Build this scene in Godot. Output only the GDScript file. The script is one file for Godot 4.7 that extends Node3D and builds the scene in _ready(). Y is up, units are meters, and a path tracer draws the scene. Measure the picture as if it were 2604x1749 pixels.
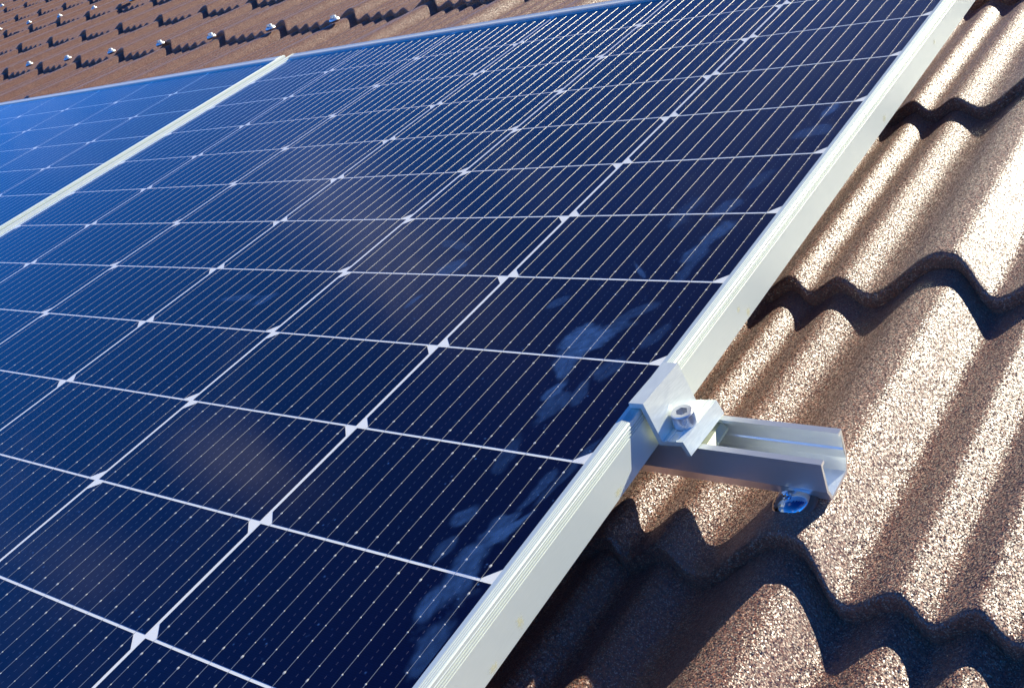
extends Node3D
# Solar panels on a stone-coated metal tile roof. Panel axes: x to the right along the eave, y up the slope,
# z out of the roof; ROOF turns them into the world. Units are metres.

const PITCH := 22.0
var ROOF := Transform3D(Basis(Vector3(1, 0, 0), Vector3(0, sin(deg_to_rad(PITCH)), -cos(deg_to_rad(PITCH))), Vector3(0, cos(deg_to_rad(PITCH)), sin(deg_to_rad(PITCH)))), Vector3(0, 5.0, 0))
const EYE := Vector3(0.32642652, -0.16025283, 0.34724695)
const RIGHT := Vector3(0.78103082, 0.53710241, -0.31860926)
const DOWN := Vector3(0.06092870, -0.57329300, -0.81708190)
const AHEAD := Vector3(-0.62151311, 0.61875370, -0.48048446)
const SUN := Vector3(0.86, 2.75, 1.0)          # towards the sun, in panel axes
const CW := 0.184                              # cell pitch across
const CH := 0.09270                            # cell pitch up the slope
const TOP_ROW := 11
const ROWS := 24
const COLS := 6
const PANEL_STEP := -1.1443
const FRAME_TOP := 0.004
const FRAME_LOW := -0.0272

var rng := RandomNumberGenerator.new()
var taken := {}
var M := {}


func _ready() -> void:
	rng.seed = 7
	# ---- camera, sky, sun, exposure
	var cam := Camera3D.new()
	cam.name = "camera"
	cam.fov = 35.94
	cam.near = 0.02
	cam.far = 2000.0
	cam.transform = ROOF * Transform3D(Basis(RIGHT, -DOWN, -AHEAD), EYE)
	add_child(cam)
	cam.current = true
	var sky_mat := ProceduralSkyMaterial.new()
	sky_mat.sky_top_color = Color(0.015, 0.20, 0.72)
	sky_mat.sky_horizon_color = Color(0.34, 1.45, 2.60)
	sky_mat.sky_curve = 0.26
	sky_mat.ground_bottom_color = Color(0.16, 0.17, 0.13)
	sky_mat.ground_horizon_color = Color(0.35, 0.42, 0.45)
	sky_mat.sky_energy_multiplier = 0.42
	sky_mat.sky_cover = wisps()
	sky_mat.sky_cover_modulate = Color(1, 1, 1, 1.0)
	sky_mat.sun_angle_max = 8.0
	var sky := Sky.new()
	sky.sky_material = sky_mat
	var env := Environment.new()
	env.background_mode = Environment.BG_SKY
	env.sky = sky
	env.tonemap_mode = Environment.TONE_MAPPER_LINEAR
	env.tonemap_exposure = 2.0
	env.sdfgi_enabled = true
	env.ssao_enabled = true
	env.ssil_enabled = true
	var we := WorldEnvironment.new()
	we.name = "world_environment"
	we.environment = env
	add_child(we)
	var sun := DirectionalLight3D.new()
	sun.name = "sun"
	sun.light_energy = 1.6
	sun.light_color = Color(1.0, 0.972, 0.88)
	sun.light_angular_distance = 0.5
	sun.shadow_enabled = true
	var to_sun := (ROOF.basis * SUN).normalized()
	sun.look_at_from_position(to_sun * 50.0, Vector3.ZERO, Vector3(0, 0, 1))
	add_child(sun)

	materials()
	# ---- setting and roof
	build_ground()
	build_house()
	# ---- panels, rail, clamp, screws
	var panel := build_panel()
	var second: Node3D = panel.duplicate()
	second.name = "solar_panel_001"
	add_child(second)
	second.position += ROOF.basis * Vector3(PANEL_STEP, 0, 0)
	second.set_meta("label", "farther solar panel at the left edge, behind the pale double frame joint")
	build_film(panel)
	build_stains(panel)
	build_rail()
	build_clamp()
	build_screws()


# ---------------------------------------------------------------- helpers
func put(node: Node3D, base: Vector3) -> void:
	node.transform = ROOF * Transform3D(Basis(), base)


func thing(called: String, base: Vector3, label: String, category: String, group := "") -> Node3D:
	var o := Node3D.new()
	o.name = numbered(called)
	put(o, base)
	tag(o, label, category, group)
	add_child(o, true)
	return o


func tag(o: Node, label: String, category: String, group := "") -> void:
	o.set_meta("label", label)
	o.set_meta("category", category)
	if group:
		o.set_meta("group", group)


func numbered(called: String) -> String:
	var n: int = taken.get(called, 0)
	taken[called] = n + 1
	return called if n == 0 else "%s_%03d" % [called, n]


func part(called: String, mesh: Mesh, mat: Material, parent: Node) -> MeshInstance3D:
	var o := MeshInstance3D.new()
	var n := 0
	var want := called
	while parent.has_node(NodePath(want)):
		n += 1
		want = "%s_%03d" % [called, n]
	o.name = want
	o.mesh = mesh
	o.material_override = mat
	parent.add_child(o, true)
	return o


func starter() -> SurfaceTool:
	var st := SurfaceTool.new()
	st.begin(Mesh.PRIMITIVE_TRIANGLES)
	return st


# a flat triangle whose front looks along «out»
func tri(st: SurfaceTool, a: Vector3, b: Vector3, c: Vector3, out: Vector3, ua := Vector2.ZERO, ub := Vector2.ZERO, uc := Vector2.ZERO) -> void:
	var n := (c - a).cross(b - a)
	if n.dot(out) < 0.0:
		n = -n
		var t := b; b = c; c = t
		var u := ub; ub = uc; uc = u
	n = n.normalized()
	st.set_normal(n); st.set_uv(ua); st.add_vertex(a)
	st.set_normal(n); st.set_uv(ub); st.add_vertex(b)
	st.set_normal(n); st.set_uv(uc); st.add_vertex(c)


func quad(st: SurfaceTool, a: Vector3, b: Vector3, c: Vector3, d: Vector3, out: Vector3) -> void:
	tri(st, a, b, c, out)
	tri(st, a, c, d, out)


# a closed outline in the plane (e0, e1) pushed from «from» to «to» (offsets along the axis); «skew» moves the far end
func extrude(st: SurfaceTool, outline: PackedVector2Array, e0: Vector3, e1: Vector3, from: Vector3, to: Vector3) -> void:
	var n := outline.size()
	var area := 0.0
	for i in n:
		area += outline[i].cross(outline[(i + 1) % n])
	var sgn := signf(area)
	for i in n:
		var p := outline[i]
		var q := outline[(i + 1) % n]
		var d := (q - p)
		if d.length() < 1e-7:
			continue
		var o2 := Vector2(d.y, -d.x) * sgn
		var out := e0 * o2.x + e1 * o2.y
		var a := e0 * p.x + e1 * p.y
		var b := e0 * q.x + e1 * q.y
		quad(st, from + a, from + b, to + b, to + a, out)
	var idx := Geometry2D.triangulate_polygon(outline)
	var axis := to - from
	for k in range(0, idx.size(), 3):
		var a := e0 * outline[idx[k]].x + e1 * outline[idx[k]].y
		var b := e0 * outline[idx[k + 1]].x + e1 * outline[idx[k + 1]].y
		var c := e0 * outline[idx[k + 2]].x + e1 * outline[idx[k + 2]].y
		tri(st, from + a, from + b, from + c, -axis)
		tri(st, to + a, to + b, to + c, axis)


# a lathed shape round z: points (radius, height)
func lathe(st: SurfaceTool, pts: Array, segs: int, centre := Vector3.ZERO, smooth := true) -> void:
	for k in pts.size() - 1:
		var p: Vector2 = pts[k]
		var q: Vector2 = pts[k + 1]
		for s in segs:
			var a0 := TAU * s / segs
			var a1 := TAU * (s + 1) / segs
			var c0 := Vector3(cos(a0), sin(a0), 0)
			var c1 := Vector3(cos(a1), sin(a1), 0)
			var d := (q - p).normalized()
			var nr := Vector2(d.y, -d.x)
			var v := [c0 * p.x + Vector3(0, 0, p.y), c1 * p.x + Vector3(0, 0, p.y), c1 * q.x + Vector3(0, 0, q.y), c0 * q.x + Vector3(0, 0, q.y)]
			var na := [c0, c1, c1, c0]
			for f in [[0, 1, 2], [0, 2, 3]]:
				var a: Vector3 = v[f[0]]
				var b: Vector3 = v[f[1]]
				var c: Vector3 = v[f[2]]
				var g := (c - a).cross(b - a)
				if g.length() < 1e-14:
					continue
				var mid: Vector3 = (c0 + c1).normalized() * nr.x + Vector3(0, 0, nr.y)
				var order: Array = f if g.dot(mid) > 0.0 else [f[0], f[2], f[1]]
				for i in order:
					var along: Vector3 = na[i] if smooth else (c0 + c1).normalized()
					st.set_normal((along * nr.x + Vector3(0, 0, nr.y)).normalized())
					st.set_uv(Vector2.ZERO)
					st.add_vertex(centre + v[i])


func sm(a: float, b: float, x: float) -> float:
	return smoothstep(a, b, x)


# ---------------------------------------------------------------- textures and materials
func wisps() -> ImageTexture:
	# thin high cloud over the whole sky, with some puffs placed where the panel mirrors them
	var w := 1024
	var h := 512
	var n := FastNoiseLite.new()
	n.seed = 5
	n.frequency = 1.5
	n.fractal_octaves = 5
	n.domain_warp_enabled = true
	n.domain_warp_amplitude = 0.5
	n.domain_warp_frequency = 1.1
	# a few soft puffs of thin cloud: towards, lengthways, half length, half width, strength
	var streaks := []
	var g := RandomNumberGenerator.new()
	g.seed = 12
	var puffs := [[37.0, -149.0, 0.09, 0.045, 0.60], [30.0, -149.5, 0.06, 0.04, 0.30], [36.5, -166.0, 0.06, 0.03, 0.34], [33.0, -176.0, 0.05, 0.03, 0.16], [36.0, -139.5, 0.05, 0.02, 0.16]]
	for k in 12:
		puffs.append([g.randf_range(22, 60), g.randf_range(-125, 175), g.randf_range(0.05, 0.12), g.randf_range(0.02, 0.05), g.randf_range(0.1, 0.5)])
	for p in puffs:
		var e := deg_to_rad(p[0])
		var z := deg_to_rad(p[1])
		var to := Vector3(cos(z) * cos(e), sin(e), sin(z) * cos(e))
		var rise := (Vector3.UP - to * to.y).normalized()
		streaks.append([to, rise.rotated(to, deg_to_rad(12)), p[2], p[3], p[4]])
	var im := Image.create_empty(w, h, false, Image.FORMAT_RGBA8)
	for y in h:
		var el := (0.5 - (y + 0.5) / h) * PI
		for x in w:
			if el < -0.05:
				im.set_pixel(x, y, Color(1, 1, 1, 0))
				continue
			var az := TAU * ((x + 0.5) / w - 0.25)
			var d := Vector3(cos(az) * cos(el), sin(el), sin(az) * cos(el))
			var q := d / (0.35 + maxf(d.y, 0.0))
			var v := n.get_noise_3d(q.x, q.y * 0.4, q.z)
			var a := clampf((v - 0.08) * 0.22, 0.0, 0.12)
			for s in streaks:
				var away: Vector3 = d - s[0]
				var along: float = away.dot(s[1])
				var axis: Vector3 = s[1]
				var across: float = (away - axis * along).length()
				a += s[4] * exp(-pow(along / s[2], 2.0) - pow(across / s[3], 2.0)) * clampf(0.8 + 1.2 * v, 0.3, 1.4)
			im.set_pixel(x, y, Color(1.0, 0.96, 0.90, clampf(a, 0.0, 1.0)))
	return ImageTexture.create_from_image(im)


func std(albedo: Color, rough: float, metal := 0.0) -> StandardMaterial3D:
	var m := StandardMaterial3D.new()
	m.albedo_color = albedo.linear_to_srgb()
	m.roughness = rough
	m.metallic = metal
	return m


func brushed(seed_: int, strength: float) -> ImageTexture:
	var n := FastNoiseLite.new()
	n.seed = seed_
	n.frequency = 0.11
	n.fractal_octaves = 3
	var im := n.get_seamless_image(256, 256)
	im.convert(Image.FORMAT_RGBA8)
	im.bump_map_to_normal_map(strength)
	return ImageTexture.create_from_image(im)


func alu(albedo: Color, rough: float, metal: float, along: int, bump := 0.25) -> StandardMaterial3D:
	var m := std(albedo, rough, metal)
	m.uv1_triplanar = true
	var s := Vector3(60, 60, 60)
	s[along] = 1.6
	m.uv1_scale = s
	m.normal_enabled = true
	m.normal_texture = M.brush_map
	m.normal_scale = bump
	return m


func materials() -> void:
	M.brush_map = brushed(3, 3.0)
	# stone chips of the roof: cellular cells, each with a tilt, a tone and a gloss of its own
	var S := 1024
	var cells := FastNoiseLite.new()
	cells.seed = 11
	cells.noise_type = FastNoiseLite.TYPE_CELLULAR
	cells.cellular_return_type = FastNoiseLite.RETURN_CELL_VALUE
	cells.cellular_distance_function = FastNoiseLite.DISTANCE_EUCLIDEAN
	cells.cellular_jitter = 1.0
	cells.frequency = 0.125
	cells.fractal_type = FastNoiseLite.FRACTAL_NONE
	var raw := cells.get_image(S, S, false, false, false)
	raw.convert(Image.FORMAT_L8)
	var vals := raw.get_data()
	var soft := FastNoiseLite.new()
	soft.seed = 4
	soft.frequency = 0.02
	soft.fractal_octaves = 4
	var low := soft.get_seamless_image(S, S)
	low.convert(Image.FORMAT_L8)
	var lows := low.get_data()
	var tone := []
	var tilt := []
	var gloss := []
	for i in 256:
		var r := rng.randf()
		var c := Color(0.160, 0.052, 0.026)
		if r < 0.22: c = Color(0.085, 0.036, 0.025)
		elif r < 0.52: c = Color(0.220, 0.068, 0.030)
		elif r < 0.68: c = Color(0.22, 0.125, 0.072)
		elif r < 0.72: c = Color(0.035, 0.024, 0.020)
		elif r > 0.90:
			c = Color(0.34, 0.25, 0.17)
		tone.append(c)
		var a := rng.randf() * TAU
		var s := pow(rng.randf(), 0.8) * 0.75
		tilt.append(Vector3(cos(a) * s, sin(a) * s, 1.0).normalized())
		gloss.append(rng.randf_range(0.34, 0.62))
	var ta := PackedByteArray(); ta.resize(S * S * 3)
	var tn := PackedByteArray(); tn.resize(S * S * 3)
	var tr := PackedByteArray(); tr.resize(S * S)
	# bytes per cell value, so that the loop over pixels only copies
	var ca := []
	var cn := []
	var cr := []
	for i in 256:
		var c: Color = tone[i]
		ca.append([int(255 * pow(c.r, 1 / 2.2)), int(255 * pow(c.g, 1 / 2.2)), int(255 * pow(c.b, 1 / 2.2))])
		var v: Vector3 = tilt[i]
		cn.append([int(127.5 + 127.5 * v.x), int(127.5 + 127.5 * v.y), int(127.5 + 127.5 * v.z)])
		cr.append(int(255 * gloss[i]))
	for k in S * S:
		var v := vals[k]
		var f := 0.78 + 0.44 * lows[k] / 255.0
		var a: Array = ca[v]
		var b: Array = cn[v]
		ta[3 * k] = mini(255, int(a[0] * f)); ta[3 * k + 1] = mini(255, int(a[1] * f)); ta[3 * k + 2] = mini(255, int(a[2] * f))
		tn[3 * k] = b[0]; tn[3 * k + 1] = b[1]; tn[3 * k + 2] = b[2]
		tr[k] = cr[v]
	var chips := std(Color(1, 1, 1), 1.0)
	chips.albedo_color = Color(1, 1, 1)
	chips.albedo_texture = ImageTexture.create_from_image(Image.create_from_data(S, S, false, Image.FORMAT_RGB8, ta))
	chips.normal_enabled = true
	chips.normal_texture = ImageTexture.create_from_image(Image.create_from_data(S, S, false, Image.FORMAT_RGB8, tn))
	chips.normal_scale = 0.70
	chips.roughness_texture = ImageTexture.create_from_image(Image.create_from_data(S, S, false, Image.FORMAT_L8, tr))
	chips.metallic_specular = 1.0
	chips.metallic = 0.0
	chips.rim_enabled = true
	chips.rim = 0.18
	chips.rim_tint = 0.6
	chips.uv1_triplanar = true
	chips.uv1_world_triplanar = true
	chips.uv1_triplanar_sharpness = 6.0
	chips.uv1_scale = Vector3(14.0, 14.0, 14.0)
	M.chips = chips
	# solar cells
	M.cell = cell_material()
	M.wire = std(Color(0.44, 0.43, 0.39), 0.38, 0.9)
	M.pad = std(Color(0.80, 0.78, 0.70), 0.5, 0.3)
	M.sheet = std(Color(0.88, 0.90, 0.90), 0.6)
	var glass := StandardMaterial3D.new()
	glass.albedo_color = Color(0, 0, 0, 0.01)
	glass.transparency = BaseMaterial3D.TRANSPARENCY_ALPHA
	glass.roughness = 0.02
	M.glass = glass
	M.frame = alu(Color(0.70, 0.76, 0.70), 0.45, 0.35, 1, 0.04)
	M.frame_across = alu(Color(0.86, 0.90, 0.86), 0.42, 0.45, 0, 0.04)
	M.clamp = alu(Color(0.86, 0.92, 0.86), 0.38, 0.5, 1, 0.12)
	M.rail = alu(Color(0.92, 0.95, 0.93), 0.33, 0.80, 0, 0.10)
	M.nut = std(Color(0.40, 0.43, 0.34), 0.5, 0.5)
	M.steel = std(Color(0.74, 0.75, 0.77), 0.3, 0.85)
	M.dome = std(Color(0.62, 0.66, 0.72), 0.10, 1.0)
	M.rubber = std(Color(0.16, 0.085, 0.06), 0.5)
	M.old_screw = std(Color(0.72, 0.76, 0.74), 0.38, 0.6)
	M.wall = std(Color(0.55, 0.50, 0.42), 0.9)
	M.deck = std(Color(0.05, 0.035, 0.03), 0.9)
	M.timber = std(Color(0.20, 0.12, 0.07), 0.7)


func cell_material() -> StandardMaterial3D:
	var w := 2048
	var h := 1024
	var row_plain := PackedByteArray(); row_plain.resize(w * 3)
	var im := PackedByteArray()
	var line := PackedByteArray(); line.resize(w * 3)
	var dash := PackedByteArray(); dash.resize(w * 3)
	for x in w:
		# half way between wires a column of dashes, where the print of the fingers is broken
		var u := fposmod(11.0 * x / w, 1.0)
		var near := minf(u, 1.0 - u) < 0.012 and x > 40 and x < w - 40
		for c in 3:
			row_plain[3 * x + c] = [8, 18, 64][c]
			line[3 * x + c] = [12, 26, 76][c]
			dash[3 * x + c] = [120, 124, 130][c] if near else [8, 18, 64][c]
	for y in h:
		var mm := 91.0 * y / h
		var finger := fposmod(mm, 1.3) < 0.22
		var dashed := fposmod(mm, 4.4) < 1.9
		if dashed and not finger: im.append_array(dash_mix(row_plain, dash, w))
		elif dashed: im.append_array(dash_mix(line, dash, w))
		elif finger: im.append_array(line)
		else: im.append_array(row_plain)
	var m := std(Color(1, 1, 1), 0.50, 0.0)
	m.albedo_color = Color(1, 1, 1)
	m.albedo_texture = ImageTexture.create_from_image(Image.create_from_data(w, h, false, Image.FORMAT_RGB8, im))
	m.metallic = 0.9
	return m


var mix_cache := {}
func dash_mix(base: PackedByteArray, dash: PackedByteArray, w: int) -> PackedByteArray:
	var key := base[0]
	if mix_cache.has(key):
		return mix_cache[key]
	var o := base.duplicate()
	for x in w:
		if dash[3 * x] > 50:
			for c in 3:
				o[3 * x + c] = dash[3 * x + c]
	mix_cache[key] = o
	return o


# ---------------------------------------------------------------- ground and house
func build_ground() -> void:
	var st := starter()
	quad(st, Vector3(-600, 0, -600), Vector3(600, 0, -600), Vector3(600, 0, 600), Vector3(-600, 0, 600), Vector3.UP)
	var g := MeshInstance3D.new()
	g.name = "ground"
	g.mesh = st.commit()
	var m := std(Color(0.07, 0.085, 0.045), 1.0)
	var t := NoiseTexture2D.new()
	var n := FastNoiseLite.new()
	n.frequency = 0.03
	t.noise = n
	t.seamless = true
	t.width = 256
	t.height = 256
	var r := Gradient.new()
	r.set_color(0, Color(0.6, 0.6, 0.6))
	r.set_color(1, Color(1, 1, 1))
	t.color_ramp = r
	m.albedo_texture = t
	m.uv1_triplanar = true
	m.uv1_world_triplanar = true
	m.uv1_scale = Vector3.ONE * 0.2
	g.material_override = m
	g.set_meta("kind", "structure")
	add_child(g)


# height of the tile profile across the slope, 0 on the crest of the big rib, x from -0.048 to 0.202
const KNOTS := [[-0.048, -0.0205], [-0.009, -0.0010], [0.0, 0.0], [0.009, -0.0012], [0.039, -0.0205], [0.063, -0.0130], [0.082, -0.0205], [0.101, -0.0130], [0.120, -0.0205], [0.139, -0.0130], [0.158, -0.0205], [0.177, -0.0130], [0.202, -0.0205]]
const SLOPES := [0.0, 0.30, 0.0, -0.36, 0.0, 0.0, 0.0, 0.0, 0.0, 0.0, 0.0, 0.0, 0.0]
func profile(x: float) -> float:
	for k in KNOTS.size() - 1:
		var a: Array = KNOTS[k]
		var b: Array = KNOTS[k + 1]
		if x <= b[0]:
			var w: float = b[0] - a[0]
			var t: float = clampf((x - a[0]) / w, 0.0, 1.0)
			var t2 := t * t
			var t3 := t2 * t
			return a[1] * (2 * t3 - 3 * t2 + 1) + SLOPES[k] * w * (t3 - 2 * t2 + t) + b[1] * (-2 * t3 + 3 * t2) + SLOPES[k + 1] * w * (t3 - t2)
	return -0.0205


const RISE := 0.0125
const CREST := -0.054
const TILE_LONG := 0.30
const TILE_WIDE := 0.25

func tile_mesh(columns: int) -> ArrayMesh:
	# rows up the slope: (distance, drop below the face); the first ones are the folded lower edge
	var rows := [[0.0004, -0.0142], [0.0, -0.0090], [0.0001, -0.0036], [0.0009, -0.0014], [0.0026, -0.0004], [0.006, 0.0], [0.10, 0.0], [0.20, 0.0], [0.301, 0.0]]
	var st := starter()
	var nx := columns
	for j in rows.size():
		var y: float = rows[j][0]
		var drop: float = rows[j][1]
		var fade := clampf(1.0 - (y - 0.008) / 0.28, 0.0, 1.0)
		for i in nx + 1:
			var x := lerpf(-0.048, 0.202, float(i) / nx)
			var e := 0.0008
			var dzdx := (profile(minf(x + e, 0.202)) - profile(maxf(x - e, -0.048))) / (minf(x + e, 0.202) - maxf(x - e, -0.048))
			var a: Array = rows[maxi(j - 1, 0)]
			var b: Array = rows[mini(j + 1, rows.size() - 1)]
			var dy: float = b[0] - a[0]
			var dz: float = (b[1] - a[1]) - RISE * (b[0] - a[0]) / TILE_LONG
			var n := Vector3(-dzdx, 0, 1).normalized()
			if j < 5:
				var along := Vector2(dy, dz).normalized()
				n = Vector3(-dzdx * along.x, -along.y, along.x).normalized()
			st.set_normal(n)
			st.set_uv(Vector2(x, y))
			# the lower edge is scalloped: it lies a little farther up the slope on the ribs than in the troughs
			var yy := y + 1.15 * (profile(x) + 0.0205) * (fade if j < rows.size() - 1 else 1.0)
			st.add_vertex(Vector3(x, yy, profile(x) + drop - RISE * y / TILE_LONG))
	for j in rows.size() - 1:
		for i in nx:
			var p := j * (nx + 1) + i
			for k in [p, p + nx + 1, p + 1, p + 1, p + nx + 1, p + nx + 2]:
				st.add_index(k)
	return st.commit()


const NEAR_ROWS := {-7: -0.99, -6: -0.70, -5: -0.41, -4: -0.112, -3: 0.187, -2: 0.474, -1: 0.785, 0: 1.078}
# where rib i of course r starts (panel axes): the courses run slightly askew to the panels farther along the roof
func rib(i: int, r: int) -> Vector2:
	var u := -3.2762 + i * 0.24953
	var v := 1.4054 + (r - 1) * 0.31069
	var far := Vector2(u + 0.06398 * v, v - 0.06398 * u - 0.023)
	var ny: float = NEAR_ROWS[r] if NEAR_ROWS.has(r) else v
	var near := Vector2((0.097 if r > -3 else 0.093) + (i - 13) * 0.25, ny)
	return far.lerp(near, smoothstep(-0.60, -0.27, near.x * 0.5 + far.x * 0.5))


func in_view(p: Vector3, margin: float) -> bool:
	var d := p - EYE
	var z := d.dot(AHEAD)
	if z < 0.05:
		return false
	var h := tan(deg_to_rad(35.94 / 2))
	return absf(d.dot(RIGHT) / z) < h * 1.4905 * margin and absf(d.dot(DOWN) / z) < h * margin


func build_house() -> void:
	var house := thing("house", Vector3.ZERO, "brown stone-coated tile roof of the house, ribbed, under and around the panels", "house")
	var fine := tile_mesh(100)
	var coarse := tile_mesh(50)
	var rest: Array[Transform3D] = []
	var own := 0
	for r in range(-7, 13):
		for i in range(-26, 22):
			var p := rib(i, r)
			var q := rib(i + 1, r)
			var s := rib(i, r + 1)
			var ex := (q - p) / TILE_WIDE
			var ey := (s - p) / TILE_LONG
			var t := Transform3D(Basis(Vector3(ex.x, ex.y, 0), Vector3(ey.x, ey.y, 0), Vector3(0, 0, 1)), Vector3(p.x, p.y, CREST))
			var seen := false
			for k in [[0, 0], [0.25, 0], [0, 0.3], [0.25, 0.3], [0.12, 0.15]]:
				var w := t * Vector3(k[0] - 0.048, k[1], -0.02)
				if in_view(w, 1.1) and (w.x > -0.03 or w.y > 1.01):
					seen = true
			if seen and own < 300:
				own += 1
				var tile := part("roof_tile", fine if p.x > -0.6 else coarse, M.chips, house)
				tile.transform = t
			else:
				rest.append(t)
	var mm := MultiMesh.new()
	mm.transform_format = MultiMesh.TRANSFORM_3D
	mm.mesh = tile_mesh(34)
	mm.instance_count = rest.size()
	for k in rest.size():
		mm.set_instance_transform(k, rest[k])
	var far := MultiMeshInstance3D.new()
	far.name = "roof_tiles"
	far.multimesh = mm
	far.material_override = M.chips
	far.set_meta("kind", "stuff")
	house.add_child(far)
	# boards under the tiles, and the walls that carry the roof
	var st := starter()
	extrude(st, PackedVector2Array([Vector2(-1.35, -0.13), Vector2(5.3, -0.13), Vector2(5.3, -0.16), Vector2(-1.35, -0.16)]), Vector3(0, 1, 0), Vector3(0, 0, 1), Vector3(-9.6, 0, 0), Vector3(5.2, 0, 0))
	part("roof_boarding", st.commit(), M.deck, house)
	var back := ROOF.basis.inverse()
	st = starter()
	var lo := ROOF * Vector3(0, -0.9, -0.17)
	var hi := ROOF * Vector3(0, 5.2, -0.17)
	extrude(st, PackedVector2Array([Vector2(lo.z, 0.0), Vector2(lo.z, lo.y), Vector2(hi.z, hi.y), Vector2(hi.z, 0.0)]), Vector3(0, 0, 1), Vector3(0, 1, 0), Vector3(-9.3, 0, 0), Vector3(4.9, 0, 0))
	var wall := part("wall", st.commit(), M.wall, house)
	wall.transform = Transform3D(back, back * -ROOF.origin)


# ---------------------------------------------------------------- solar panels
func cell_mesh(low_corners: bool) -> ArrayMesh:
	var hx := (CW - 0.0027) / 2
	var hy := (CH - 0.0021) / 2
	var c := 0.0088
	var pts := [Vector2(-hx, -hy + c), Vector2(-hx + c, -hy), Vector2(hx - c, -hy), Vector2(hx, -hy + c), Vector2(hx, hy), Vector2(-hx, hy)]
	if not low_corners:
		for k in pts.size():
			pts[k] = -pts[k]
	var st := starter()
	var top := 0.0
	var low := -0.0001
	for k in range(1, pts.size() - 1):
		var uv := []
		for p in [pts[0], pts[k], pts[k + 1]]:
			uv.append(Vector2(p.x / (2 * hx) + 0.5, p.y / (2 * hy) + 0.5))
		tri(st, v3(pts[0], top), v3(pts[k], top), v3(pts[k + 1], top), Vector3(0, 0, 1), uv[0], uv[1], uv[2])
	for k in pts.size():
		var a: Vector2 = pts[k]
		var b: Vector2 = pts[(k + 1) % pts.size()]
		quad(st, v3(a, low), v3(b, low), v3(b, top), v3(a, top), v3((a + b), 0.0))
	return st.commit()


func v3(p: Vector2, z: float) -> Vector3:
	return Vector3(p.x, p.y, z)


func wires_mesh(seed_: int, pads: bool) -> ArrayMesh:
	# eleven thin ribbons with their solder pads; a row of larger pads near both long edges
	var g := RandomNumberGenerator.new()
	g.seed = seed_
	var st := starter()
	var hy := (CH - 0.0021) / 2
	var up := Vector3(0, 0, 1)
	for k in 11:
		var x := ((k + 0.5) / 11.0 - 0.5) * (CW - 0.0027)
		var w := 0.00014
		var z := 0.00035
		var lean := g.randf_range(-0.0003, 0.0003)
		var y0 := -hy - 0.0004
		var y1 := hy + 0.0004
		if not pads:
			quad(st, Vector3(x - w, y0, 0.0001), Vector3(x, y0, z), Vector3(x + lean, y1, z), Vector3(x + lean - w, y1, 0.0001), Vector3(-1, 0, 1))
			quad(st, Vector3(x + w, y0, 0.0001), Vector3(x, y0, z), Vector3(x + lean, y1, z), Vector3(x + lean + w, y1, 0.0001), Vector3(1, 0, 1))
		var stops := [0.095, 0.20, 0.33, 0.44, 0.56, 0.67, 0.80, 0.905]
		for n in stops.size():
			var big: bool = n == 0 or n == stops.size() - 1
			var px := 0.00085 if big else 0.00052
			var py := 0.0011 if big else 0.0007
			px *= g.randf_range(0.8, 1.2)
			py *= g.randf_range(0.8, 1.2)
			var cy: float = lerpf(-hy, hy, stops[n] + g.randf_range(-0.006, 0.006))
			var cx: float = x + lean * stops[n]
			var top := z + 0.00006
			var ring := []
			for s in 6:
				ring.append(Vector3(cx + px * cos(TAU * s / 6), cy + py * sin(TAU * s / 6), 0.0002))
			for s in (6 if pads else 0):
				tri(st, Vector3(cx, cy, top), ring[s], ring[(s + 1) % 6], up)
	return st.commit()


# outline of the frame bar, x outwards from the edge of the cells: (out, z)
func frame_outline() -> PackedVector2Array:
	var o := PackedVector2Array()
	o.append(Vector2(0.0014, 0.0022))
	o.append(Vector2(0.0014, 0.0030))
	o.append(Vector2(0.0042, 0.0038))
	# fine ribs along the top
	for k in 4:
		var x := 0.0048 + 0.00125 * k
		o.append(Vector2(x, 0.0040))
		o.append(Vector2(x + 0.0008, 0.0040))
		o.append(Vector2(x + 0.00095, 0.0037))
		o.append(Vector2(x + 0.0011, 0.0037))
	o.append(Vector2(0.0100, 0.0040))
	o.append(Vector2(0.0106, 0.0035))
	o.append(Vector2(0.0106, 0.0015))
	# three grooves down the side
	for k in 3:
		var z := 0.0013 - 0.0018 * k
		o.append(Vector2(0.0108, z))
		o.append(Vector2(0.0108, z - 0.0009))
		o.append(Vector2(0.0099, z - 0.0011))
		o.append(Vector2(0.0099, z - 0.0016))
	o.append(Vector2(0.0106, -0.0042))
	o.append(Vector2(0.0106, FRAME_LOW))
	o.append(Vector2(-0.018, FRAME_LOW))
	o.append(Vector2(-0.018, FRAME_LOW + 0.0015))
	o.append(Vector2(0.0086, FRAME_LOW + 0.0015))
	o.append(Vector2(0.0086, -0.0025))
	o.append(Vector2(-0.005, -0.0025))
	o.append(Vector2(-0.005, -0.0012))
	o.append(Vector2(0.0010, -0.0012))
	o.append(Vector2(0.0010, 0.0022))
	return o


# the short bars carry a wider top flange
func short_outline() -> PackedVector2Array:
	var o := frame_outline()
	for k in 3:
		o[k].x -= 0.0085
	for k in range(3, 19):
		o[k].x -= 0.0040 * (1.0 - (k - 3) / 16.0)
	o[o.size() - 1].x = -0.0080
	o[o.size() - 2].x = -0.0080
	o[o.size() - 3].x = -0.0085
	o[o.size() - 4].x = -0.0085
	return o


func row_y(i: int) -> float:
	# lower edge of cell row i (row 0 is the topmost); a wider gap half way down
	return (TOP_ROW - 1 - i) * CH - (0.013 if i >= ROWS / 2 else 0.0)


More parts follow.
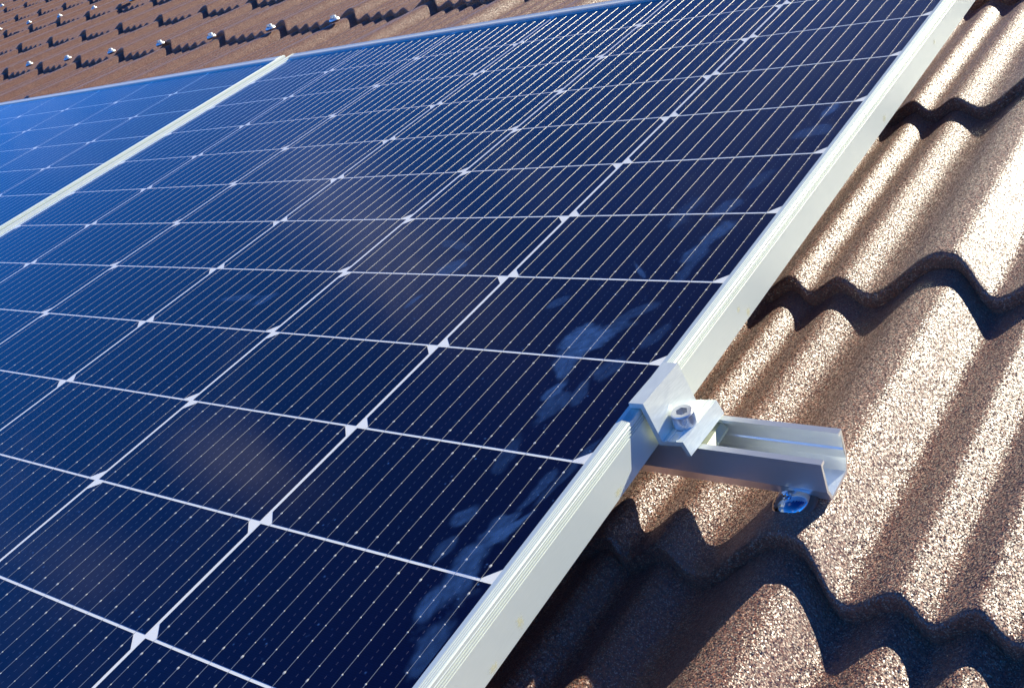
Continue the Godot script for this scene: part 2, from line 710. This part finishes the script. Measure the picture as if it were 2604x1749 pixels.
func build_panel() -> Node3D:
	var p := thing("solar_panel", Vector3.ZERO, "large solar panel filling the picture, its pale right frame held by the clamp", "solar panel", "solar panels on the roof")
	var top := TOP_ROW * CH
	var low := row_y(ROWS - 1)
	var left := -COLS * CW
	# white sheet behind the cells
	var st := starter()
	extrude(st, PackedVector2Array([Vector2(left - 0.004, low - 0.006), Vector2(0.004, low - 0.006), Vector2(0.004, top + 0.006), Vector2(left - 0.004, top + 0.006)]), Vector3(1, 0, 0), Vector3(0, 1, 0), Vector3(0, 0, -0.0011), Vector3(0, 0, -0.00015))
	part("backsheet", st.commit(), M.sheet, p)
	# frame: long bars full length, short bars between them
	var outline := frame_outline()
	var y0 := low - 0.0154
	var y1 := top + 0.0154
	st = starter()
	extrude(st, outline, Vector3(1, 0, 0), Vector3(0, 0, 1), Vector3(0, y0, 0), Vector3(0, y1, 0))
	part("frame_bar", st.commit(), M.frame, p)
	st = starter()
	extrude(st, outline, Vector3(-1, 0, 0), Vector3(0, 0, 1), Vector3(left, y0, 0), Vector3(left, y1, 0))
	part("frame_bar", st.commit(), M.frame, p)
	st = starter()
	extrude(st, short_outline(), Vector3(0, 1, 0), Vector3(0, 0, 1), Vector3(left - 0.0012, top + 0.0046, 0), Vector3(0.0012, top + 0.0046, 0))
	part("frame_bar", st.commit(), M.frame_across, p)
	st = starter()
	extrude(st, short_outline(), Vector3(0, -1, 0), Vector3(0, 0, 1), Vector3(left - 0.0012, low - 0.0046, 0), Vector3(0.0012, low - 0.0046, 0))
	part("frame_bar", st.commit(), M.frame_across, p)
	# cells with their wires
	var lowc := cell_mesh(true)
	var upc := cell_mesh(false)
	var wires := [wires_mesh(1, false), wires_mesh(2, false), wires_mesh(3, false)]
	var pads := [wires_mesh(1, true), wires_mesh(2, true), wires_mesh(3, true)]
	var tints := []
	for k in 3:
		var m: StandardMaterial3D = M.cell.duplicate()
		m.albedo_color = [Color(1, 1, 1), Color(0.84, 0.88, 0.93), Color(1.0, 0.92, 0.96)][k]
		tints.append(m)
	for i in ROWS:
		for j in COLS:
			var c := part("solar_cell", lowc if j % 2 == 0 else upc, tints[rng.randi() % 3], p)
			c.position = Vector3(-(j + 0.5) * CW, row_y(i) + CH / 2, 0)
			var kind := rng.randi() % 3
			var w := part("wires", wires[kind], M.wire, c)
			w.set_meta("kind", "stuff")
			var s := part("solder_pads", pads[kind], M.pad, c)
			s.set_meta("kind", "stuff")
	# front glass, laid into the frame
	st = starter()
	quad(st, Vector3(left - 0.0035, low - 0.006, 0.0022), Vector3(0.0035, low - 0.006, 0.0022), Vector3(0.0035, top + 0.006, 0.0022), Vector3(left - 0.0035, top + 0.006, 0.0022), Vector3(0, 0, 1))
	part("glass", st.commit(), M.glass, p)
	return p


# wipe marks and dust on the glass of the near panel, coloured with the blue of reflected sky
func build_film(p: Node3D) -> void:
	var x0 := -0.66
	var x1 := 0.0
	var y0 := -0.06
	var y1 := 0.90
	var w := 704
	var h := 1024
	var n := FastNoiseLite.new()
	n.seed = 21
	n.frequency = 0.018
	n.fractal_octaves = 4
	var f := FastNoiseLite.new()
	f.seed = 8
	f.frequency = 0.09
	f.fractal_octaves = 2
	var field := PackedFloat32Array()
	field.resize(w * h)
	# centre x, y (mm), half length, half width, turn (degrees), strength
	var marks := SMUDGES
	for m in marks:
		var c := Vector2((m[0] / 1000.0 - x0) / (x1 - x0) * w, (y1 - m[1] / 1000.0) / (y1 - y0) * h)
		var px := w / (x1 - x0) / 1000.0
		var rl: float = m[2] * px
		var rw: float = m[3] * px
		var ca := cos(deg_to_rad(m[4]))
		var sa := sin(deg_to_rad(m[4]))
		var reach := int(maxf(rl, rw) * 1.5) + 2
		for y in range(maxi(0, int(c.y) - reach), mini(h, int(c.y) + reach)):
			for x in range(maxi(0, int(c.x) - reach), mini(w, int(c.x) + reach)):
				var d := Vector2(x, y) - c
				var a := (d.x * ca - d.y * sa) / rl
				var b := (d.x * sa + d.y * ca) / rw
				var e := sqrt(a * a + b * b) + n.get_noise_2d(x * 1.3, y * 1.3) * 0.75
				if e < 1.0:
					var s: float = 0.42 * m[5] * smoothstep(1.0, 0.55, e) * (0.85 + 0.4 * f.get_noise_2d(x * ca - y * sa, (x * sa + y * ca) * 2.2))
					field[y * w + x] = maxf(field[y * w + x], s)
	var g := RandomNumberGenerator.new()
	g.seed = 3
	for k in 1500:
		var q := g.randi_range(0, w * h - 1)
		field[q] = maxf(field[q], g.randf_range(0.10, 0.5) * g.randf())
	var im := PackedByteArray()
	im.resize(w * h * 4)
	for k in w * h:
		im[4 * k] = 82; im[4 * k + 1] = 140; im[4 * k + 2] = 222  # sky reflection painted as blue into the colour of the marks and dust
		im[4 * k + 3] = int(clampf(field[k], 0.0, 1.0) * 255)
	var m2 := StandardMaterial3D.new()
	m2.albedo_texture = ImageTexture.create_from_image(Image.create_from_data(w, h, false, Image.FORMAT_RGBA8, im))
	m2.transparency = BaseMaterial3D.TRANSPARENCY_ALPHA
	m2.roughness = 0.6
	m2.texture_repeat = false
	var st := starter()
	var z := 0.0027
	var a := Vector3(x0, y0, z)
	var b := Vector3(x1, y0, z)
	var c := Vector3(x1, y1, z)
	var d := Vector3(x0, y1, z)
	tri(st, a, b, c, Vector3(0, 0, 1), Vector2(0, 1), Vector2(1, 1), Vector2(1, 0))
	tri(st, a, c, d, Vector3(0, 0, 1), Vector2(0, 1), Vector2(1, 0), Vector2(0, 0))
	var o := part("sky_tinted_smudges", st.commit(), m2, p)
	o.set_meta("label", "wipe marks and dust on the glass, tinted with reflected sky blue, near the right frame")


const SMUDGES := [
	[-63, 300, 22, 17, -112, 0.55], [-54, 310, 19, 11, 27, 0.3], [-62, 263, 27, 10, -78, 0.45], [-56, 245, 16, 7, -105, 0.5], [-49, 226, 21, 9, -85, 0.28], [-39, 247, 19, 5, 103, 0.25],
	[-32, 266, 16, 8, -105, 0.22], [-12, 129, 34, 3, 71, 0.55], [-19, 113, 26, 5, -112, 0.5], [-45, 128, 12, 7, -109, 0.35], [-42, 108, 13, 6, -97, 0.25], [-20, 94, 43, 11, -91, 0.4],
	[-24, 71, 17, 8, -81, 0.45], [-19, 130, 23, 4, -115, 0.35], [-15, 152, 24, 5, -94, 0.3], [-6, 53, 30, 10, -85, 0.3], [-34, 434, 28, 11, -109, 0.4], [-37, 413, 24, 8, -96, 0.35],
	[-43, 469, 20, 9, -111, 0.25], [-33, 389, 29, 6, -92, 0.22], [-72, 381, 16, 2, 134, 0.35], [-73, 464, 32, 8, -94, 0.15], [-23, 627, 16, 6, -100, 0.45], [-24, 589, 18, 12, -149, 0.25],
	[-35, 509, 27, 7, -105, 0.15], [-449, 321, 39, 6, -171, 0.25], [-423, 320, 15, 9, 72, 0.3], [-248, 331, 12, 5, 85, 0.35], [-249, 376, 14, 11, -146, 0.3], [-251, 384, 12, 7, 38, 0.25],
	[-50, 323, 22, 8, 46, 0.22], [-17, 306, 21, 6, -97, 0.18], [-52, 182, 18, 6, -82, 0.18], [2, 204, 23, 5, -107, 0.22], [-8, 154, 25, 4, 81, 0.2], [-262, 411, 31, 6, -16, 0.15],
	[-114, 335, 13, 6, -124, 0.25],
]


func build_stains(p: Node3D) -> void:
	# yellowish spots of old glue on the outer side of the right frame
	var s := 96
	var n := FastNoiseLite.new()
	n.seed = 2
	n.frequency = 0.05
	var im := Image.create_empty(s, s, false, Image.FORMAT_RGBA8)
	for y in s:
		for x in s:
			var e := Vector2(x - s / 2.0, y - s / 2.0).length() / (s / 2.0) + n.get_noise_2d(x, y) * 0.7
			im.set_pixel(x, y, Color(0.90, 0.84, 0.55, 0.30 * smoothstep(0.95, 0.1, e)))
	var m := StandardMaterial3D.new()
	m.albedo_texture = ImageTexture.create_from_image(im)
	m.transparency = BaseMaterial3D.TRANSPARENCY_ALPHA
	m.roughness = 0.5
	m.texture_repeat = false
	for q in [[0.0885, -20.0, 4.0, 4.5], [0.062, -24.0, 5.0, 3.0], [0.371, -23.0, 4.0, 4.0], [0.360, -14.0, 3.0, 3.0], [0.655, -20.0, 5.0, 4.0], [0.80, -14.0, 4.0, 3.0], [0.19, -23.0, 6.0, 3.0]]:
		var st := starter()
		var x := 0.01072
		var a := Vector3(x, q[0] - q[2] / 1000.0, (q[1] - q[3]) / 1000.0)
		var b := Vector3(x, q[0] + q[2] / 1000.0, (q[1] - q[3]) / 1000.0)
		var c := Vector3(x, q[0] + q[2] / 1000.0, (q[1] + q[3]) / 1000.0)
		var d := Vector3(x, q[0] - q[2] / 1000.0, (q[1] + q[3]) / 1000.0)
		tri(st, a, b, c, Vector3(1, 0, 0), Vector2(0, 1), Vector2(1, 1), Vector2(1, 0))
		tri(st, a, c, d, Vector3(1, 0, 0), Vector2(0, 1), Vector2(1, 0), Vector2(0, 0))
		part("glue_stain", st.commit(), m, p)


# ---------------------------------------------------------------- rail, clamp, screws
func build_rail() -> void:
	var r := thing("mounting_rail", Vector3(0, 0.2540, -0.0273), "open aluminium channel rail sticking out from under the panel frame", "rail")
	# cross-section (y, z) of the channel: open at the top, lips turned in, lower corners cut off
	var o := PackedVector2Array([
		Vector2(-0.0155, 0.0), Vector2(-0.0155, -0.0195), Vector2(-0.0118, -0.0283), Vector2(0.0118, -0.0283), Vector2(0.0155, -0.0195), Vector2(0.0155, 0.0),
		Vector2(0.0112, 0.0), Vector2(0.0112, -0.0022), Vector2(0.0136, -0.0022), Vector2(0.0136, -0.0120), Vector2(0.0128, -0.0128), Vector2(0.0136, -0.0136), Vector2(0.0136, -0.0192), Vector2(0.0106, -0.0263), Vector2(-0.0106, -0.0263), Vector2(-0.0136, -0.0192), Vector2(-0.0136, -0.0022), Vector2(-0.0112, -0.0022), Vector2(-0.0112, 0.0)])
	var st := starter()
	extrude(st, o, Vector3(0, 1, 0), Vector3(0, 0, 1), Vector3(-2.35, 0, 0), Vector3(0.1092, 0, 0))
	part("channel", st.commit(), M.rail, r)


func build_clamp() -> void:
	var y0 := 0.2305
	var len_ := 0.040
	var c := thing("end_clamp", Vector3(0.012, y0, 0), "bent aluminium end clamp with a socket bolt, gripping the right frame edge", "clamp")
	# outer face (x, z), then the inner face back
	var outer := [Vector2(0.0044, 0.0078), Vector2(0.0142, 0.0083), Vector2(0.0192, -0.0185), Vector2(0.0215, -0.0180), Vector2(0.0330, -0.0168), Vector2(0.0358, -0.0265)]
	var inner := [Vector2(0.0335, -0.0270), Vector2(0.0312, -0.0200), Vector2(0.0165, -0.0215), Vector2(0.0117, 0.0048), Vector2(0.0044, 0.0043)]
	var o := PackedVector2Array()
	for p in outer + inner:
		o.append(p - Vector2(0.012, 0.0))
	var st := starter()
	# the clamp sits a little askew: its far end stands 2.4 mm farther out
	extrude(st, o, Vector3(1, 0, 0), Vector3(0, 0, 1), Vector3.ZERO, Vector3(0.0024, len_, 0))
	part("bracket", st.commit(), M.clamp, c)
	# thin raised lines along the foot, left by the extrusion
	st = starter()
	for q in [[0.0228, -0.0178], [0.0282, -0.0173]]:
		var a := Vector3(q[0] - 0.012, 0.0, q[1])
		extrude(st, PackedVector2Array([Vector2(-0.0005, -0.0002), Vector2(0.0005, -0.0002), Vector2(0.0003, 0.0004), Vector2(-0.0003, 0.0004)]), Vector3(1, 0, 0), Vector3(0, 0, 1), a + Vector3(0, 0.0001, 0), a + Vector3(0.0024, len_ - 0.0001, 0))
	part("foot_ridge", st.commit(), M.clamp, c)
	# bolt: knurled head with a hexagonal socket
	var b := Vector3(0.0263 - 0.012, 0.2470 - y0, -0.0172)
	st = starter()
	var segs := 48
	for k in segs:
		var a0 := TAU * k / segs
		var am := TAU * (k + 0.5) / segs
		var a1 := TAU * (k + 1) / segs
		var r0 := 0.0068
		var r1 := 0.0065
		var p0 := Vector3(cos(a0), sin(a0), 0) * r0
		var pm := Vector3(cos(am), sin(am), 0) * r1
		var p1 := Vector3(cos(a1), sin(a1), 0) * r0
		var lift := Vector3(0, 0, 0.0080)
		quad(st, b + p0, b + pm, b + pm + lift, b + p0 + lift, p0)
		quad(st, b + pm, b + p1, b + p1 + lift, b + pm + lift, p1)
	var bolt := part("bolt", st.commit(), M.steel, c)
	st = starter()
	lathe(st, [Vector2(0.00665, 0.0080), Vector2(0.00665, 0.0085), Vector2(0.0061, 0.0091), Vector2(0.0042, 0.0091)], 40, b)
	# flat ring from the round edge to the hexagon, then the socket walls and floor
	var hexr := 0.0036
	for k in 36:
		var a0 := TAU * k / 36
		var a1 := TAU * (k + 1) / 36
		var h0 := hexr / cos(fposmod(a0, TAU / 6) - TAU / 12)
		var h1 := hexr / cos(fposmod(a1, TAU / 6) - TAU / 12)
		var d0 := Vector3(cos(a0), sin(a0), 0)
		var d1 := Vector3(cos(a1), sin(a1), 0)
		h0 *= 0.9
		h1 *= 0.9
		var zt := Vector3(0, 0, 0.0091)
		var zb := Vector3(0, 0, 0.0040)
		quad(st, b + d0 * 0.0042 + zt, b + d1 * 0.0042 + zt, b + d1 * h1 + zt, b + d0 * h0 + zt, Vector3(0, 0, 1))
		quad(st, b + d0 * h0 + zt, b + d1 * h1 + zt, b + d1 * h1 + zb, b + d0 * h0 + zb, -d0)
		tri(st, b + d0 * h0 + zb, b + d1 * h1 + zb, b + zb, Vector3(0, 0, 1))
	part("hex_socket", st.commit(), M.steel, bolt)
	# the nut plate inside the rail, under the clamp
	st = starter()
	extrude(st, PackedVector2Array([Vector2(0.0, -0.0300), Vector2(0.0255, -0.0300), Vector2(0.0290, -0.0330), Vector2(0.0290, -0.0350), Vector2(0.0, -0.0350)]), Vector3(1, 0, 0), Vector3(0, 0, 1), Vector3(0, 0.0120, 0), Vector3(0, 0.0355, 0))
	part("nut_plate", st.commit(), M.nut, c)


func screw_shape(o: Node3D, big: bool) -> void:
	var st := starter()
	if big:
		lathe(st, [Vector2(0.0125, -0.002), Vector2(0.0145, -0.001), Vector2(0.0150, 0.0004), Vector2(0.0142, 0.0018), Vector2(0.0112, 0.0027)], 48)
		part("rubber_washer", st.commit(), M.rubber, o)
		st = starter()
		var pts := []
		for k in 13:
			var a := PI / 2 * k / 12.0
			pts.append(Vector2(0.0118 * cos(a), 0.0026 + 0.0052 * sin(a)))
		lathe(st, pts, 64)
		part("dome_cap", st.commit(), M.dome, o)
		st = starter()
		lathe(st, [Vector2(0.0030, 0.0076), Vector2(0.0030, 0.0084), Vector2(0.0019, 0.0088), Vector2(0.0019, 0.0106), Vector2(0.0015, 0.0110), Vector2(0.0001, 0.0110)], 24)
		part("tip", st.commit(), M.dome, o)
	else:
		lathe(st, [Vector2(0.0115, -0.001), Vector2(0.0130, 0.0015), Vector2(0.0115, 0.003)], 20)
		part("rubber_washer", st.commit(), M.rubber, o)
		st = starter()
		lathe(st, [Vector2(0.0122, 0.003), Vector2(0.0105, 0.0062), Vector2(0.0066, 0.0082), Vector2(0.0062, 0.0120), Vector2(0.0, 0.0132)], 20)
		part("dome_cap", st.commit(), M.old_screw, o)


func build_screws() -> void:
	var s := thing("roof_screw", Vector3(0.0880, 0.2375, -0.0592), "shiny blue-reflecting dome screw on a brown washer, just below the rail end", "screw")
	s.transform = ROOF * Transform3D(Basis(Vector3(0, 1, 0), deg_to_rad(-16)) * Basis(Vector3(1, 0, 0), deg_to_rad(8)), Vector3(0.0880, 0.2375, -0.0592))
	screw_shape(s, true)
	# panel positions of the farther screws, each list from the left to the right of the picture
	var lists := [
		[[-3.023, 1.611], [-2.748, 1.584], [-2.473, 1.560], [-2.205, 1.539], [-1.944, 1.508], [-1.683, 1.479], [-1.433, 1.446]],
		[[-4.551, 2.376], [-4.260, 2.361], [-3.951, 2.328], [-3.664, 2.314], [-3.359, 2.290]],
		[[-6.725, 3.588], [-5.853, 3.140], [-5.611, 3.147]]]
	var places := [
		["leftmost screw", "second screw from the left", "third screw from the left", "fourth screw from the left", "fifth screw from the left", "second screw from the right", "rightmost screw"],
		["leftmost screw", "second screw from the left", "middle screw", "second screw from the right", "rightmost screw"],
		["screw in the extreme top corner", "lower of the two tiny screws", "upper of the two tiny screws"]]
	var rows := ["pale %s in the row along the panels' top edge", "pale %s in the second row up, behind the panels", "pale %s at the far left of the roof"]
	var first: Node3D = null
	for k in 3:
		for n in lists[k].size():
			var q: Array = lists[k][n]
			var said: String = rows[k] % places[k][n]
			if first == null:
				first = thing("roof_screw", Vector3.ZERO, said, "screw", "screws in the roof behind the panels")
				screw_shape(first, false)
				put(first, Vector3(q[0], q[1], -0.060))
			else:
				var d: Node3D = first.duplicate()
				d.name = numbered("roof_screw")
				add_child(d, true)
				d.set_meta("label", said)
				put(d, Vector3(q[0], q[1], -0.060))
